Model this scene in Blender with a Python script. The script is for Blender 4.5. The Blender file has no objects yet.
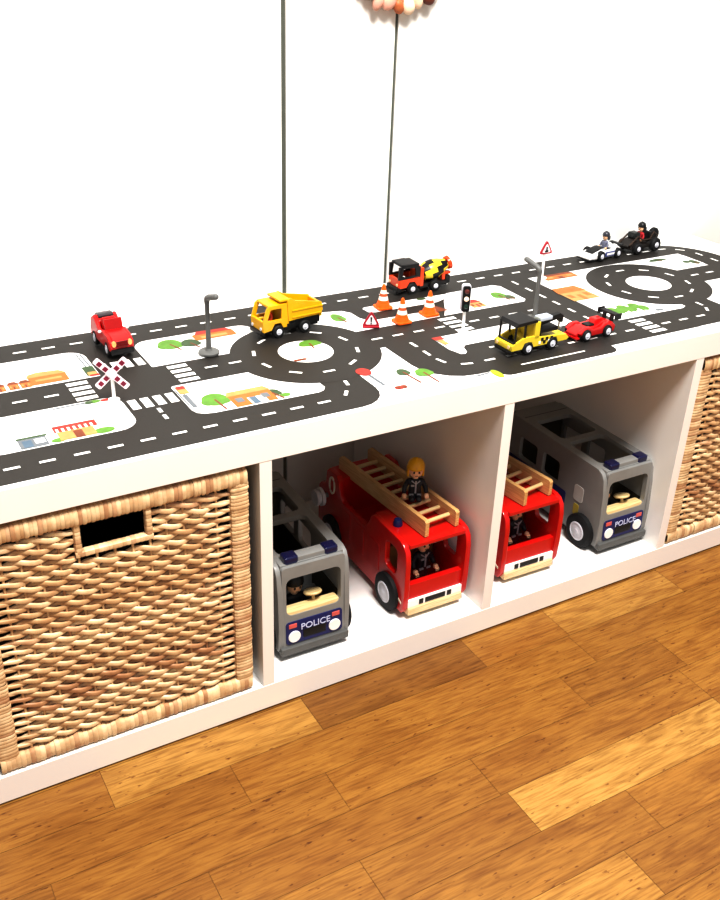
import bpy, bmesh, math, random
from mathutils import Vector, Matrix
from math import pi, sin, cos, radians as R
random.seed(7)
S = 0.001
scn = bpy.context.scene
col = scn.collection

# ---------------------------------------------------------------- materials
def lin(c):
    return tuple((x / 12.92 if x <= .04045 else ((x + .055) / 1.055) ** 2.4) for x in (v / 255. for v in c)) + (1.,)

_m = {}
def mat(name, rgb, rough=.4, metal=0., var=.06, scale=60., bump=0., spec=.5, coat=0., emit=0.):
    if name in _m: return _m[name]
    m = bpy.data.materials.new(name); m.use_nodes = True
    nt = m.node_tree; b = nt.nodes['Principled BSDF']
    b.inputs['Roughness'].default_value = rough
    b.inputs['Metallic'].default_value = metal
    b.inputs['Specular IOR Level'].default_value = spec
    b.inputs['Coat Weight'].default_value = coat
    tc = nt.nodes.new('ShaderNodeTexCoord')
    n = nt.nodes.new('ShaderNodeTexNoise'); n.inputs['Scale'].default_value = scale; n.inputs['Detail'].default_value = 4
    nt.links.new(tc.outputs['Object'], n.inputs['Vector'])
    r = nt.nodes.new('ShaderNodeValToRGB')
    c = lin(rgb)
    r.color_ramp.elements[0].position = .3; r.color_ramp.elements[1].position = .7
    r.color_ramp.elements[0].color = tuple(v * (1 - var) for v in c[:3]) + (1,)
    r.color_ramp.elements[1].color = tuple(min(1, v * (1 + var)) for v in c[:3]) + (1,)
    nt.links.new(n.outputs['Fac'], r.inputs['Fac'])
    nt.links.new(r.outputs['Color'], b.inputs['Base Color'])
    if bump:
        bp = nt.nodes.new('ShaderNodeBump'); bp.inputs['Strength'].default_value = bump; bp.inputs['Distance'].default_value = .001
        nt.links.new(n.outputs['Fac'], bp.inputs['Height']); nt.links.new(bp.outputs['Normal'], b.inputs['Normal'])
    if emit:
        b.inputs['Emission Color'].default_value = c; b.inputs['Emission Strength'].default_value = emit
    _m[name] = m
    return m

def wood(name, light, dark, scale=(3., 60., 60.), rough=.5):
    if name in _m: return _m[name]
    m = bpy.data.materials.new(name); m.use_nodes = True
    nt = m.node_tree; b = nt.nodes['Principled BSDF']; b.inputs['Roughness'].default_value = rough
    tc = nt.nodes.new('ShaderNodeTexCoord'); mp = nt.nodes.new('ShaderNodeMapping'); mp.inputs['Scale'].default_value = scale
    n = nt.nodes.new('ShaderNodeTexNoise'); n.inputs['Scale'].default_value = 8; n.inputs['Detail'].default_value = 6
    r = nt.nodes.new('ShaderNodeValToRGB')
    r.color_ramp.elements[0].position = .3; r.color_ramp.elements[0].color = lin(dark)
    r.color_ramp.elements[1].position = .65; r.color_ramp.elements[1].color = lin(light)
    nt.links.new(tc.outputs['Object'], mp.inputs['Vector']); nt.links.new(mp.outputs['Vector'], n.inputs['Vector'])
    nt.links.new(n.outputs['Fac'], r.inputs['Fac']); nt.links.new(r.outputs['Color'], b.inputs['Base Color'])
    _m[name] = m
    return m

white_foil = mat('white_foil', (242, 240, 237), .17, var=.012, scale=12)
white_wall = mat('white_wall_paint', (244, 244, 241), .5, var=.008, scale=3)
seam_dark = mat('seam_gasket', (96, 99, 90), .7)
red = mat('red_lacquer', (200, 22, 18), .28, var=.04, coat=.3)
red2 = mat('red_plastic', (198, 24, 24), .3, var=.04, coat=.2)
grey_p = mat('grey_lacquer', (146, 146, 144), .4, var=.04)
grey_d = mat('dark_grey_lacquer', (104, 104, 102), .5, var=.05)
navy = mat('navy_sticker', (40, 44, 104), .35, var=.05)
navy_t = mat('navy_plastic', (22, 24, 74), .2, var=.05, coat=.4)
black = mat('black_plastic', (22, 21, 22), .4, var=.1)
rubber = mat('black_rubber', (20, 20, 21), .65, var=.15)
hubw = mat('pale_grey_hub', (216, 216, 222), .35, var=.04)
whitep = mat('white_plastic', (240, 238, 236), .3, var=.02)
cream = mat('cream_print', (232, 224, 204), .5, var=.03)
pinkred = mat('pink_indicator', (214, 110, 106), .3, var=.05)
yellow = mat('yellow_plastic', (226, 176, 14), .3, var=.04, coat=.2)
yellow_l = mat('lemon_plastic', (230, 206, 66), .32, var=.04)
orange = mat('orange_plastic', (222, 80, 30), .32, var=.05)
orange_c = mat('cone_orange', (246, 112, 26), .35, var=.05)
skin = mat('doll_skin', (240, 196, 160), .45, var=.04)
dark_cloth = mat('doll_dark_jacket', (26, 27, 36), .5, var=.15)
grey_lamp = mat('grey_lamp_plastic', (112, 112, 110), .45, var=.05)
grey_mid = mat('mid_grey_plastic', (128, 128, 130), .4, var=.05)
glass_dark = mat('dark_glass', (66, 58, 62), .12, var=.1)
amber = mat('amber_lens', (250, 214, 170), .3, var=.03)
maroon = mat('maroon_print', (134, 28, 62), .4, var=.06)
redsign = mat('sign_red', (176, 52, 66), .4, var=.05)
blonde = wood('pale_beech', (222, 186, 132), (196, 152, 98), (20., 4., 60.))
blonde_v = wood('pale_beech_bumper', (236, 216, 176), (214, 184, 136), (4., 60., 60.))
trim_w = wood('light_pine', (226, 206, 160), (206, 180, 130), (4., 60., 60.))

# ---------------------------------------------------------------- mesh builder (millimetres in, metres out)
class MB:
    def __init__(s): s.V = []; s.F = []; s.MI = []; s.C = []
    def add(s, bm, mi=0, M=None, c=None):
        bm.verts.index_update(); o = len(s.V)
        for v in bm.verts: s.V.append((M @ v.co) if M else v.co.copy())
        for f in bm.faces:
            s.F.append([o + v.index for v in f.verts]); s.MI.append(mi(f) if callable(mi) else mi); s.C.append(c)
        bm.free()
        return s
    def box(s, x0, x1, y0, y1, z0, z1, b=0., mi=0, M=None, seg=2):
        bm = bmesh.new(); bmesh.ops.create_cube(bm, size=1)
        for v in bm.verts:
            v.co = Vector((x0 + (v.co.x + .5) * (x1 - x0), y0 + (v.co.y + .5) * (y1 - y0), z0 + (v.co.z + .5) * (z1 - z0)))
        if b > 0: bmesh.ops.bevel(bm, geom=bm.edges[:], offset=b, segments=seg, profile=.5, affect='EDGES', clamp_overlap=True)
        return s.add(bm, mi, M)
    def lathe(s, prof, c=(0, 0, 0), axis='z', n=20, mi=0, M=None):
        # prof: list of (r, h[, mi])
        bm = bmesh.new(); rings = []
        for p in prof:
            r, h = p[0], p[1]
            if r < 1e-6: rings.append([bm.verts.new((0, 0, h))])
            else: rings.append([bm.verts.new((r * cos(2 * pi * i / n), r * sin(2 * pi * i / n), h)) for i in range(n)])
        fm = {}
        for k in range(len(rings) - 1):
            a, b = rings[k], rings[k + 1]
            m_ = prof[k][2] if len(prof[k]) > 2 else mi
            for i in range(n):
                j = (i + 1) % n
                q = [a[i % len(a)], a[j % len(a)], b[j % len(b)], b[i % len(b)]]
                u = []
                for v in q:
                    if v not in u: u.append(v)
                if len(u) > 2: f = bm.faces.new(u); f.material_index = m_(i, k) if callable(m_) else m_
        for rg, rev in ((rings[0], 1), (rings[-1], 0)):
            if len(rg) > 2:
                f = bm.faces.new(rg[::-1] if rev else rg)
                q_ = prof[0 if rev else -2]; q_ = q_[2] if len(q_) > 2 else mi
                f.material_index = q_(0, 0) if callable(q_) else q_
        bmesh.ops.recalc_face_normals(bm, faces=bm.faces[:])
        T = Matrix.Translation(c)
        if axis == 'x': T = T @ Matrix.Rotation(pi / 2, 4, 'Y')
        elif axis == 'y': T = T @ Matrix.Rotation(-pi / 2, 4, 'X')
        elif not isinstance(axis, str): T = T @ Vector((0, 0, 1)).rotation_difference(Vector(axis)).to_matrix().to_4x4()
        if M: T = M @ T
        return s.add(bm, lambda f: f.material_index, T)
    def cyl(s, c, r, h, axis='z', n=20, b=0., mi=0, M=None, r2=None):
        r2 = r if r2 is None else r2
        pr = [(r, 0), (r2, h)] if b <= 0 else [(r - b, 0), (r, b), (r2, h - b), (r2 - b, h)]
        return s.lathe(pr, c, axis, n, mi, M)
    def ball(s, c, r, n=16, v=10, mi=0, M=None):
        bm = bmesh.new(); bmesh.ops.create_uvsphere(bm, u_segments=n, v_segments=v, radius=1)
        r = r if isinstance(r, (tuple, list)) else (r, r, r)
        for q in bm.verts: q.co = Vector((c[0] + q.co.x * r[0], c[1] + q.co.y * r[1], c[2] + q.co.z * r[2]))
        return s.add(bm, mi, M)
    def tube(s, pts, r, n=8, closed=False, mi=0, M=None, flat=1.):
        bm = bmesh.new(); P = [Vector(p) for p in pts]; N = len(P); rings = []
        for i in range(N):
            t = (P[(i + 1) % N] - P[i - 1]) if closed else (P[min(i + 1, N - 1)] - P[max(i - 1, 0)])
            t.normalize()
            up = Vector((0, 0, 1)) if abs(t.z) < .9 else Vector((0, 1, 0))
            a = t.cross(up).normalized(); b = a.cross(t)
            rr = r[i] if isinstance(r, (list, tuple)) else r
            rings.append([bm.verts.new(P[i] + a * (rr * flat * cos(2 * pi * k / n)) + b * (rr * sin(2 * pi * k / n))) for k in range(n)])
        for i in range(N if closed else N - 1):
            A, B = rings[i], rings[(i + 1) % N]
            for k in range(n): bm.faces.new((A[k], A[(k + 1) % n], B[(k + 1) % n], B[k]))
        if not closed: bm.faces.new(rings[0][::-1]); bm.faces.new(rings[-1])
        bmesh.ops.recalc_face_normals(bm, faces=bm.faces[:])
        return s.add(bm, mi, M)
    def prism(s, poly, plane, a, b, holes=(), bev=0., mi=0, M=None):
        bm = bmesh.new()
        def P(u, v):
            return {'xy': (u, v, a), 'xz': (u, a, v), 'yz': (a, u, v)}[plane]
        if not holes:
            bm.faces.new([bm.verts.new(P(*q)) for q in poly])
        else:
            E = []
            for lp in [poly] + list(holes):
                vs = [bm.verts.new(P(*q)) for q in lp]
                E += [bm.edges.new((vs[i], vs[(i + 1) % len(vs)])) for i in range(len(vs))]
            bmesh.ops.triangle_fill(bm, use_beauty=True, edges=E)
        d = {'xy': (0, 0, b - a), 'xz': (0, b - a, 0), 'yz': (b - a, 0, 0)}[plane]
        g = bmesh.ops.extrude_face_region(bm, geom=bm.faces[:])
        bmesh.ops.translate(bm, vec=d, verts=[e for e in g['geom'] if isinstance(e, bmesh.types.BMVert)])
        bmesh.ops.recalc_face_normals(bm, faces=bm.faces[:])
        if bev > 0:
            es = [e for e in bm.edges if len(e.link_faces) == 2 and e.calc_face_angle(0) > R(50)]
            bmesh.ops.bevel(bm, geom=es, offset=bev, segments=2, profile=.5, affect='EDGES', clamp_overlap=True)
        return s.add(bm, mi, M)
    def face(s, pts, mi=0):
        o = len(s.V); s.V += [Vector(p) for p in pts]; s.F.append(list(range(o, o + len(pts)))); s.MI.append(mi); s.C.append(None)
        return s
    def build(s, name, mats, parent=None, smooth=35., loc=None):
        me = bpy.data.meshes.new(name)
        me.from_pydata([tuple(v * S) for v in s.V], [], s.F)
        for m in (mats if isinstance(mats, (list, tuple)) else [mats]): me.materials.append(m)
        me.polygons.foreach_set('material_index', s.MI)
        if any(c is not None for c in s.C):
            at = me.color_attributes.new('Tint', 'FLOAT_COLOR', 'CORNER')
            for p in me.polygons:
                c = s.C[p.index] or (1, 1, 1)
                for li in p.loop_indices: at.data[li].color = (*c, 1)
        me.update()
        if smooth:
            me.shade_smooth(); me.set_sharp_from_angle(angle=R(smooth))
        o = bpy.data.objects.new(name, me); col.objects.link(o)
        if smooth:
            wn = o.modifiers.new('WeightedNormal', 'WEIGHTED_NORMAL'); wn.keep_sharp = True; wn.weight = 80
        if parent: o.parent = parent
        if loc: o.location = loc
        return o

def rrect(x0, x1, y0, y1, r, n=5):
    rs = r if isinstance(r, (list, tuple)) else [r] * 4   # corners: x0y0, x1y0, x1y1, x0y1
    out = []
    for (cx, cy, sx, sy, a0), q in zip(((x0, y0, 1, 1, pi), (x1, y0, -1, 1, 1.5 * pi), (x1, y1, -1, -1, 0), (x0, y1, 1, -1, .5 * pi)), rs):
        if q <= 0: out.append((cx, cy)); continue
        for i in range(n + 1):
            a = a0 + .5 * pi * i / n
            out.append((cx + sx * q + q * cos(a), cy + sy * q + q * sin(a)))
    return out

def tag(o, label, cat, group=None, kind=None):
    o['label'] = label; o['category'] = cat
    if group: o['group'] = group
    if kind: o['kind'] = kind
    return o
def thing(name, loc, label, cat, rz=0., group=None, rx=0.):
    o = bpy.data.objects.new(name, None); o.empty_display_size = .02; col.objects.link(o)
    o.location = loc; o.rotation_euler = (rx, 0, rz)
    return tag(o, label, cat, group)
def copy_tree(o, parent=None):
    c = o.copy(); col.objects.link(c); c.parent = parent
    for ch in list(o.children): copy_tree(ch, c)
    return c
def dup(o, loc, rz, label):
    c = copy_tree(o); c.location = loc; c.rotation_euler = (0, 0, rz); c['label'] = label
    return c
def text_mesh(txt, size, m, parent, loc, rot, name='lettering', bold=.0):
    cu = bpy.data.curves.new(name, 'FONT'); cu.body = txt; cu.size = size * S; cu.extrude = .2 * S; cu.offset = bold * S
    cu.align_x = 'CENTER'; cu.align_y = 'CENTER'
    t = bpy.data.objects.new(name + '_curve', cu); col.objects.link(t)
    dg = bpy.context.evaluated_depsgraph_get(); dg.update()
    me = bpy.data.meshes.new_from_object(t.evaluated_get(dg))
    bpy.data.objects.remove(t); bpy.data.curves.remove(cu)
    me.materials.clear(); me.materials.append(m)
    o = bpy.data.objects.new(name, me); col.objects.link(o); o.parent = parent
    o.location = tuple(v * S for v in loc); o.rotation_euler = rot
    return o
def wheel(parent, x, y, r, w, tire=rubber, hub=hubw, hr=.57):
    sx = 1 if x > 0 else -1
    mb = MB().lathe([(r * .5, -w / 2), (r * .86, -w / 2), (r, -w * .3), (r, w * .3), (r * .86, w / 2), (r * .5, w / 2)], (x, y, r), 'x', 28)
    o = mb.build('wheel', tire, parent)
    a = w / 2
    pr = [(r * hr, a - w * .25), (r * hr, a + w * .04), (r * hr * .88, a + w * .1), (r * hr * .8, a + w * .04), (r * .22, a + w * .1), (r * .16, a + w * .2), (0, a + w * .22)]
    if sx < 0: pr = [(q[0], -q[1]) for q in pr]
    h = MB().lathe(pr, (x, y, r), 'x', 24)
    h.build('hub', hub, o)
    return o

# ================================================================ setting
FZ = -3.0  # floor level (mm); the shelf stands on 3 mm pads
def floor_material():
    m = bpy.data.materials.new('oak_parquet'); m.use_nodes = True
    nt = m.node_tree; L = nt.links.new; b = nt.nodes['Principled BSDF']
    b.inputs['Roughness'].default_value = .42
    at = nt.nodes.new('ShaderNodeAttribute'); at.attribute_name = 'Tint'
    sep = nt.nodes.new('ShaderNodeSeparateColor'); L(at.outputs['Color'], sep.inputs['Color'])
    tc = nt.nodes.new('ShaderNodeTexCoord')
    off = nt.nodes.new('ShaderNodeVectorMath'); off.operation = 'MULTIPLY_ADD'
    comb = nt.nodes.new('ShaderNodeCombineXYZ')
    for k in ('X', 'Y', 'Z'): L(sep.outputs['Green'], comb.inputs[k])
    L(comb.outputs['Vector'], off.inputs[0]); off.inputs[1].default_value = (7., 11., 5.); L(tc.outputs['Object'], off.inputs[2])
    def noise(sc, scale, det, dist=0.):
        mp = nt.nodes.new('ShaderNodeMapping'); mp.inputs['Scale'].default_value = sc; L(off.outputs['Vector'], mp.inputs['Vector'])
        n = nt.nodes.new('ShaderNodeTexNoise'); n.inputs['Scale'].default_value = scale; n.inputs['Detail'].default_value = det
        n.inputs['Distortion'].default_value = dist
        L(mp.outputs['Vector'], n.inputs['Vector']); return n
    base = nt.nodes.new('ShaderNodeValToRGB')
    cr = base.color_ramp
    cr.elements[0].position = 0; cr.elements[0].color = lin((134, 94, 44))
    cr.elements[1].position = 1; cr.elements[1].color = lin((196, 160, 94))
    e = cr.elements.new(.33); e.color = lin((156, 113, 52))
    e = cr.elements.new(.66); e.color = lin((170, 126, 60))
    L(sep.outputs['Red'], base.inputs['Fac'])
    def mix(a, fac, colr, mode='MULTIPLY'):
        mx = nt.nodes.new('ShaderNodeMix'); mx.data_type = 'RGBA'; mx.blend_type = mode
        L(a, mx.inputs['A']); mx.inputs['B'].default_value = colr; L(fac, mx.inputs['Factor']); return mx.outputs['Result']
    def ramp(n, p0, p1):
        r = nt.nodes.new('ShaderNodeMapRange'); r.inputs[1].default_value = p0; r.inputs[2].default_value = p1; L(n.outputs['Fac'], r.inputs[0]); return r.outputs[0]
    g1 = noise((1.6, 9, 1), 6, 5, 1.6)      # broad cathedral figure
    g2 = noise((3.2, 48, 1), 8, 4)            # fine pores
    g3 = noise((1, 3, 1), 5, 3)              # blotches
    g4 = noise((5, 16, 1), 14, 2)           # dark specks
    c = mix(base.outputs['Color'], ramp(g1, .42, .7), (.74, .66, .54, 1))
    c = mix(c, ramp(g2, .44, .70), (.70, .61, .49, 1))
    c = mix(c, ramp(g3, .45, .8), (.84, .76, .64, 1))
    c = mix(c, ramp(g4, .66, .74), (.5, .36, .24, 1))
    L(c, b.inputs['Base Color'])
    bp = nt.nodes.new('ShaderNodeBump'); bp.inputs['Strength'].default_value = .12; bp.inputs['Distance'].default_value = .001
    L(g2.outputs['Fac'], bp.inputs['Height']); L(bp.outputs['Normal'], b.inputs['Normal'])
    return m

mbf = MB()
rows = {0: [(-500, .45), (152, .42), (152, .9), (427, .9), (427, .12), (690, .12), (690, .72), (842, .72), (842, .85), (1080, .85)],
        1: [(-60, .4), (296, .4), (296, .62), (838, .62), (838, .5), (1180, .5)],
        2: [(60, .42), (395, .5), (395, .6), (768, .6), (768, .32), (950, .32), (950, .66), (1300, .66)],
        3: [(-100, .34), (215, .34), (215, .42), (567, .42), (567, .5), (930, .5), (930, .62), (1250, .62)],
        4: [(20, .5), (369, .42), (369, .36), (576, .36), (576, .98), (930, .98), (930, .4), (1200, .4)],
        5: [(60, .5), (355, .5), (355, .45), (707, .45), (707, .62), (1020, .62)],
        6: [(40, .4), (368, .4), (368, .86), (643, .86), (643, .34), (960, .34)]}
PW = 65.5
y = 460.
for k in range(-8, 30):
    y1 = -1.5 - PW * k if k > 0 else (-1.5 - PW * k)
    y0 = y1 - PW
    seq = rows.get(k)
    joints = []
    if seq:
        for i in range(0, len(seq), 2): joints.append((seq[i][0], seq[i + 1][0], seq[i][1]))
    lo = joints[0][0] if joints else 0; hi = joints[-1][1] if joints else 0
    while hi < 3000:
        l = random.uniform(280, 480); joints.append((hi, hi + l, random.uniform(.25, .85))); hi += l
    while lo > -2000:
        l = random.uniform(280, 480); joints.append((lo - l, lo, random.uniform(.25, .85))); lo -= l
    for a, b_, t in joints:
        bm = bmesh.new(); g = .25
        bm.faces.new([bm.verts.new(q) for q in ((a + g, y0 + g, FZ), (b_ - g, y0 + g, FZ), (b_ - g, y1 - g, FZ), (a + g, y1 - g, FZ))])
        mbf.add(bm, 0, None, (.5 + (t - .5) * .8, random.random(), 0))
bm = bmesh.new(); bm.faces.new([bm.verts.new(q) for q in ((-2600, -2100, FZ - 1), (3600, -2100, FZ - 1), (3600, 600, FZ - 1), (-2600, 600, FZ - 1))])
mbf.add(bm, 0, None, (0., .5, 0))
fl = mbf.build('floor', floor_material(), smooth=0); fl['kind'] = 'structure'

WY = 395.
w = MB()
w.box(-2000, 592.6, WY, WY + 25, FZ, 2400, 1).box(599.4, 773.2, WY, WY + 25, FZ, 2400, 1).box(778.2, 3000, WY, WY + 25, FZ, 2400, 1)
w.build('wall_back', white_wall)['kind'] = 'structure'
for i, (a, b_) in enumerate(((592.6, 599.4), (773.2, 778.2))):
    MB().box(a, b_, WY + 3, WY + 20, FZ, 2400).build('trim_%d' % (i + 1), seam_dark)['kind'] = 'structure'

# ================================================================ shelf unit
T, H, W, D = 38.5, 335., 16., 390.
TW = 2 * T + 4 * H + 3 * W
TOP = 2 * T + H
sh = thing('cube_shelf', (0, 0, 0), 'long low white cube shelf with four compartments on the oak floor', 'shelf')
MB().box(0, TW, 0, D, T + H, TOP, .8).build('top_panel', white_foil, sh)
MB().box(0, TW, 0, D, 0, T, .8).build('bottom_panel', white_foil, sh)
for x in (0, TW - T): MB().box(x, x + T, .5, D, T, T + H, .6).build('side_panel', white_foil, sh)
for i in (1, 2, 3):
    x = T + H * i + W * (i - 1)
    MB().box(x, x + W, .5, D, T, T + H, .5).build('divider', white_foil, sh)
for x in (30, 400, 740, 1090, TW - 30):
    for y_ in (20, D - 60): MB().box(x - 20, x + 20, y_, y_ + 40, FZ, 0).build('foot_pad', black, sh)

# ================================================================ road sticker on the top
def build_sticker():
    mats = [mat('sticker_white', (250, 249, 247), .35, var=.01), mat('sticker_asphalt', (50, 46, 42), .5, var=.08, scale=400),
            mat('print_white', (245, 244, 240), .4, var=.01), mat('print_orange', (188, 116, 58), .5, var=.12, scale=90),
            mat('print_green', (104, 146, 62), .5, var=.12, scale=90), mat('print_dark_green', (74, 94, 64), .5, var=.1, scale=90),
            mat('print_brown', (130, 70, 44), .5, var=.12), mat('print_grey', (120, 124, 128), .5, var=.08), mat('print_red', (170, 62, 52), .5, var=.1),
            mat('print_lime', (156, 172, 52), .5, var=.08), mat('print_tan', (190, 150, 96), .5, var=.1, scale=90), mat('print_blue_grey', (98, 116, 132), .5, var=.1)]
    WH, AS, PW_, OR, GR, DG, BR, GY, RD, LI, TA, BG = range(12)
    mb = MB()
    def poly(pts, m, l): mb.face([(a, b, TOP + .1 * l + .006 * (len(mb.F) % 15)) for a, b in pts], m)
    def rr(x0, x1, y0, y1, r, m, l): poly(rrect(x0, x1, y0, y1, r), m, l)
    def disc(cx, cy, r, m, l, ry=None, n=48):
        ry = ry or r
        poly([(cx + r * cos(2 * pi * i / n), cy + ry * sin(2 * pi * i / n)) for i in range(n)], m, l)
    def dash(cx, cy, ang=0., ln=17., wd=4.6, m=PW_, l=6):
        c, s_ = cos(R(ang)), sin(R(ang))
        poly([(cx + c * u - s_ * v, cy + s_ * u + c * v) for u, v in ((-ln / 2, -wd / 2), (ln / 2, -wd / 2), (ln / 2, wd / 2), (-ln / 2, wd / 2))], m, l)
    def line(a, b, wd, m, l=6):
        d = math.hypot(b[0] - a[0], b[1] - a[1]); dash((a[0] + b[0]) / 2, (a[1] + b[1]) / 2, math.degrees(math.atan2(b[1] - a[1], b[0] - a[0])), d, wd, m, l)
    rr(8, 1458, 2.5, 387, 8, WH, 1)
    # carriageways
    rr(24, 555, 8, 130, [30, 42, 0, 0], AS, 2)
    rr(24, 528, 90, 376, [0, 0, 0, 30], AS, 2)
    rr(24, 1410, 312, 376, [0, 0, 0, 30], AS, 2)
    rr(497, 640, 222, 320, 0, AS, 2); rr(560, 1000, 157, 224, 0, AS, 2)
    rr(640, 936, 222, 314, 0, AS, 2); rr(935, 1002, 60, 330, 0, AS, 2)
    rr(633, 1100, 27, 150, [62, 0, 0, 0], AS, 2); rr(633, 712, 90, 162, 0, AS, 2)
    rr(722, 924, 6, 60, [16, 16, 0, 0], AS, 2)
    rr(1000, 1204, 28, 150, [0, 56, 0, 0], AS, 2)
    rr(1172, 1410, 177, 239, [0, 44, 0, 0], AS, 2); rr(1346, 1410, 190, 340, [0, 0, 0, 0], AS, 2)
    # islands of white ground
    rr(88, 261, 228, 318, [22, 2, 24, 22], WH, 3)
    rr(88, 262, 73, 163, [24, 24, 22, 20], WH, 3)
    rr(327, 499, 226, 315, [2, 2, 22, 22], WH, 3)
    poly([(330, 160), (327, 157), (327, 88), (330, 78), (338, 72), (350, 69.5), (485, 67), (493, 70), (498, 77), (498, 90), (498, 159)], WH, 3)
    poly([(555, 300), (575, 308), (620, 311), (646, 305), (655, 292), (656, 268), (662, 256), (675, 252), (742, 251), (775, 247), (768, 224), (560, 222)], WH, 3)
    poly([(679, 300), (684, 304), (740, 304), (800, 304), (836, 304), (830, 290), (798, 278), (690, 279), (680, 284)], WH, 3)
    poly([(776, 224), (926, 224), (934, 232), (935, 298), (925, 308), (834, 306), (810, 276), (792, 246)], WH, 3)
    poly([(709, 150), (930, 150), (936, 145), (936, 122), (928, 116), (738, 116), (731, 110), (726, 95), (720, 90), (714, 92), (708, 112)], WH, 3)
    poly([(1001, 104), (1006, 98), (1135, 96), (1146, 101), (1146, 306), (1010, 310), (1002, 300)], WH, 3)
    poly([(1215, 306), (1338, 310), (1347, 300), (1347, 250), (1334, 240), (1240, 240)], WH, 3)
    poly([(1412, 378), (1412, 268)] + [(1300 + 110 * cos(R(a)), 266 + 110 * sin(R(a))) for a in range(0, 91, 6)] + [(1300, 378)], WH, 3)
    # roundabouts
    for cx, cy in ((528, 188), (1172, 208)):
        disc(cx, cy, 102, AS, 4)
        disc(cx, cy + (1 if cx < 800 else 0), 37.5 if cx < 800 else 37, WH, 5)
        for k in range(10):
            a = 2 * pi * (k + .45) / 10
            dash(cx + 70 * cos(a), cy + 70 * sin(a), math.degrees(a) + 90, 17)
    # lane dashes
    for i in range(35): dash(40 + 37 * i, 344) if 40 + 37 * i < 1300 else None
    for x, y_, a in ((1337, 343, -8), (1366, 326, -45), (1379, 292, 90), (1379, 256, 90)): dash(x, y_, a)
    for x in (44, 81, 118, 155, 192, 395, 428): dash(x, 195)
    for i in range(13): dash(39 + 36.5 * i, 39)
    for y_ in (103, 84): dash(294, y_, 90, 12)
    for x, y_, a in ((528, 76, 80), (513, 50, 55)): dash(x, y_, a, 14)
    for x in (638, 672, 707, 743, 804, 840, 876, 912): dash(x, 187)
    for x, y_, a in ((673, 147, 92), (673, 114, 90), (676, 84, 105), (702, 61, 165)): dash(x, y_, a)
    for i in range(12): dash(738 + 36 * i, 59) if not (1005 < 738 + 36 * i < 1050) else None
    for x in (769, 806, 843): dash(x, 94, 0, 12)
    for y_ in (301, 265, 231, 197, 161, 125, 92): dash(967, y_, 90)
    for x, y_, a in ((1174, 99, 88), (1166, 76, 55)): dash(x, y_, a, 15)
    for x in (1279, 1315): dash(x, 208)
    line((766, 27), (876, 27), 3.2, PW_)
    # zebra crossings
    def zebra(x0, x1, y0, y1, across):
        for k in range(4):
            if across == 'x':
                h = (y1 - y0) / 4; rr(x0, x1, y0 + h * k + h * .19, y0 + h * (k + 1) - h * .19, 0, PW_, 6)
            else:
                h = (x1 - x0) / 4; rr(x0 + h * k + h * .17, x0 + h * (k + 1) - h * .17, y0, y1, 0, PW_, 6)
    zebra(215, 241, 164, 224, 'x'); zebra(343, 369, 163, 222, 'x'); zebra(757, 786, 158, 218, 'x'); zebra(1014, 1043, 34, 92, 'x')
    zebra(264, 326, 116, 143, 'y'); zebra(264, 326, 238, 262, 'y')
    # printed scenery
    def tree(x, y_, w_, h_, m=GR, tx=0, ty=0, l=7):
        line((x, y_), (x + tx, y_ + ty), 2.4, BR, l + 1)
        disc(x, y_, w_ / 2, m, l, h_ / 2, 24); disc(x + w_ * .28, y_ - h_ * .16, w_ * .28, m, l, h_ * .28, 16); disc(x - w_ * .3, y_ - h_ * .12, w_ * .27, m, l, h_ * .27, 16)
    def house(x0, x1, y0, y1, wall=OR, roof=BR, rh=.3, door=BR, win=TA):
        rr(x0, x1, y0, y1 - (y1 - y0) * rh * .5, 0, wall, 7)
        poly([(x0 - 2, y1 - (y1 - y0) * rh), (x1 + 2, y1 - (y1 - y0) * rh), (x1 - 3, y1), (x0 + 3, y1)], roof, 8)
        w_ = x1 - x0; h_ = (y1 - y0) * (1 - rh)
        rr(x0 + w_ * .42, x0 + w_ * .58, y0, y0 + h_ * .62, 0, door, 8)
        for f in (.1, .72): rr(x0 + w_ * f, x0 + w_ * (f + .18), y0 + h_ * .35, y0 + h_ * .75, 0, win, 8)
    for x in (136, 152, 166):
        house(x, x + 12, 231, 254, OR, BR, .35)
    poly([(112, 231), (134, 231), (134, 262), (123, 272), (112, 262)], RD, 7)
    rr(178, 224, 233, 258, 0, OR, 7); poly([(176, 256), (226, 256), (218, 267), (192, 270), (180, 266)], TA, 8); rr(185, 217, 242, 248, 0, TA, 8)
    for x in (251, 256): line((x, 306), (x + 1, 262), 1.6, GY, 7)
    for k in range(6): line((251, 300 - 7 * k), (257, 300 - 7 * k), 1.2, GY, 7)
    rr(246, 260, 233, 262, 2, DG, 7); rr(248, 259, 231, 244, 2, TA, 8); rr(249, 261, 230, 235, 1, RD, 8)
    rr(130, 160, 75, 97, 0, GY, 7); rr(134, 144, 77, 93, 0, BG, 8); rr(147, 158, 82, 93, 0, PW_, 8); rr(129, 162, 97, 101, 0, DG, 8)
    rr(173, 213, 77, 98, 0, TA, 7); rr(190, 200, 77, 95, 0, BR, 8); rr(171, 219, 98, 113, 0, RD, 8)
    for k in range(7): rr(173 + 6.4 * k, 176 + 6.4 * k, 97, 106, 0, cream_i, 9)
    disc(171, 80, 8, GR, 7, 5, 16); disc(222, 82, 12, GR, 7, 7, 16)
    line((184, 158), (222, 159), 3, GY, 7); disc(232, 158, 8, GR, 7, 4, 16); rr(240, 256, 154, 160, 2, RD, 7); disc(226, 158, 5, DG, 7, 4, 12)
    tree(373, 288, 32, 34, GR, 8, -24); tree(400, 282, 24, 26, DG, 6, -20)
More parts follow.
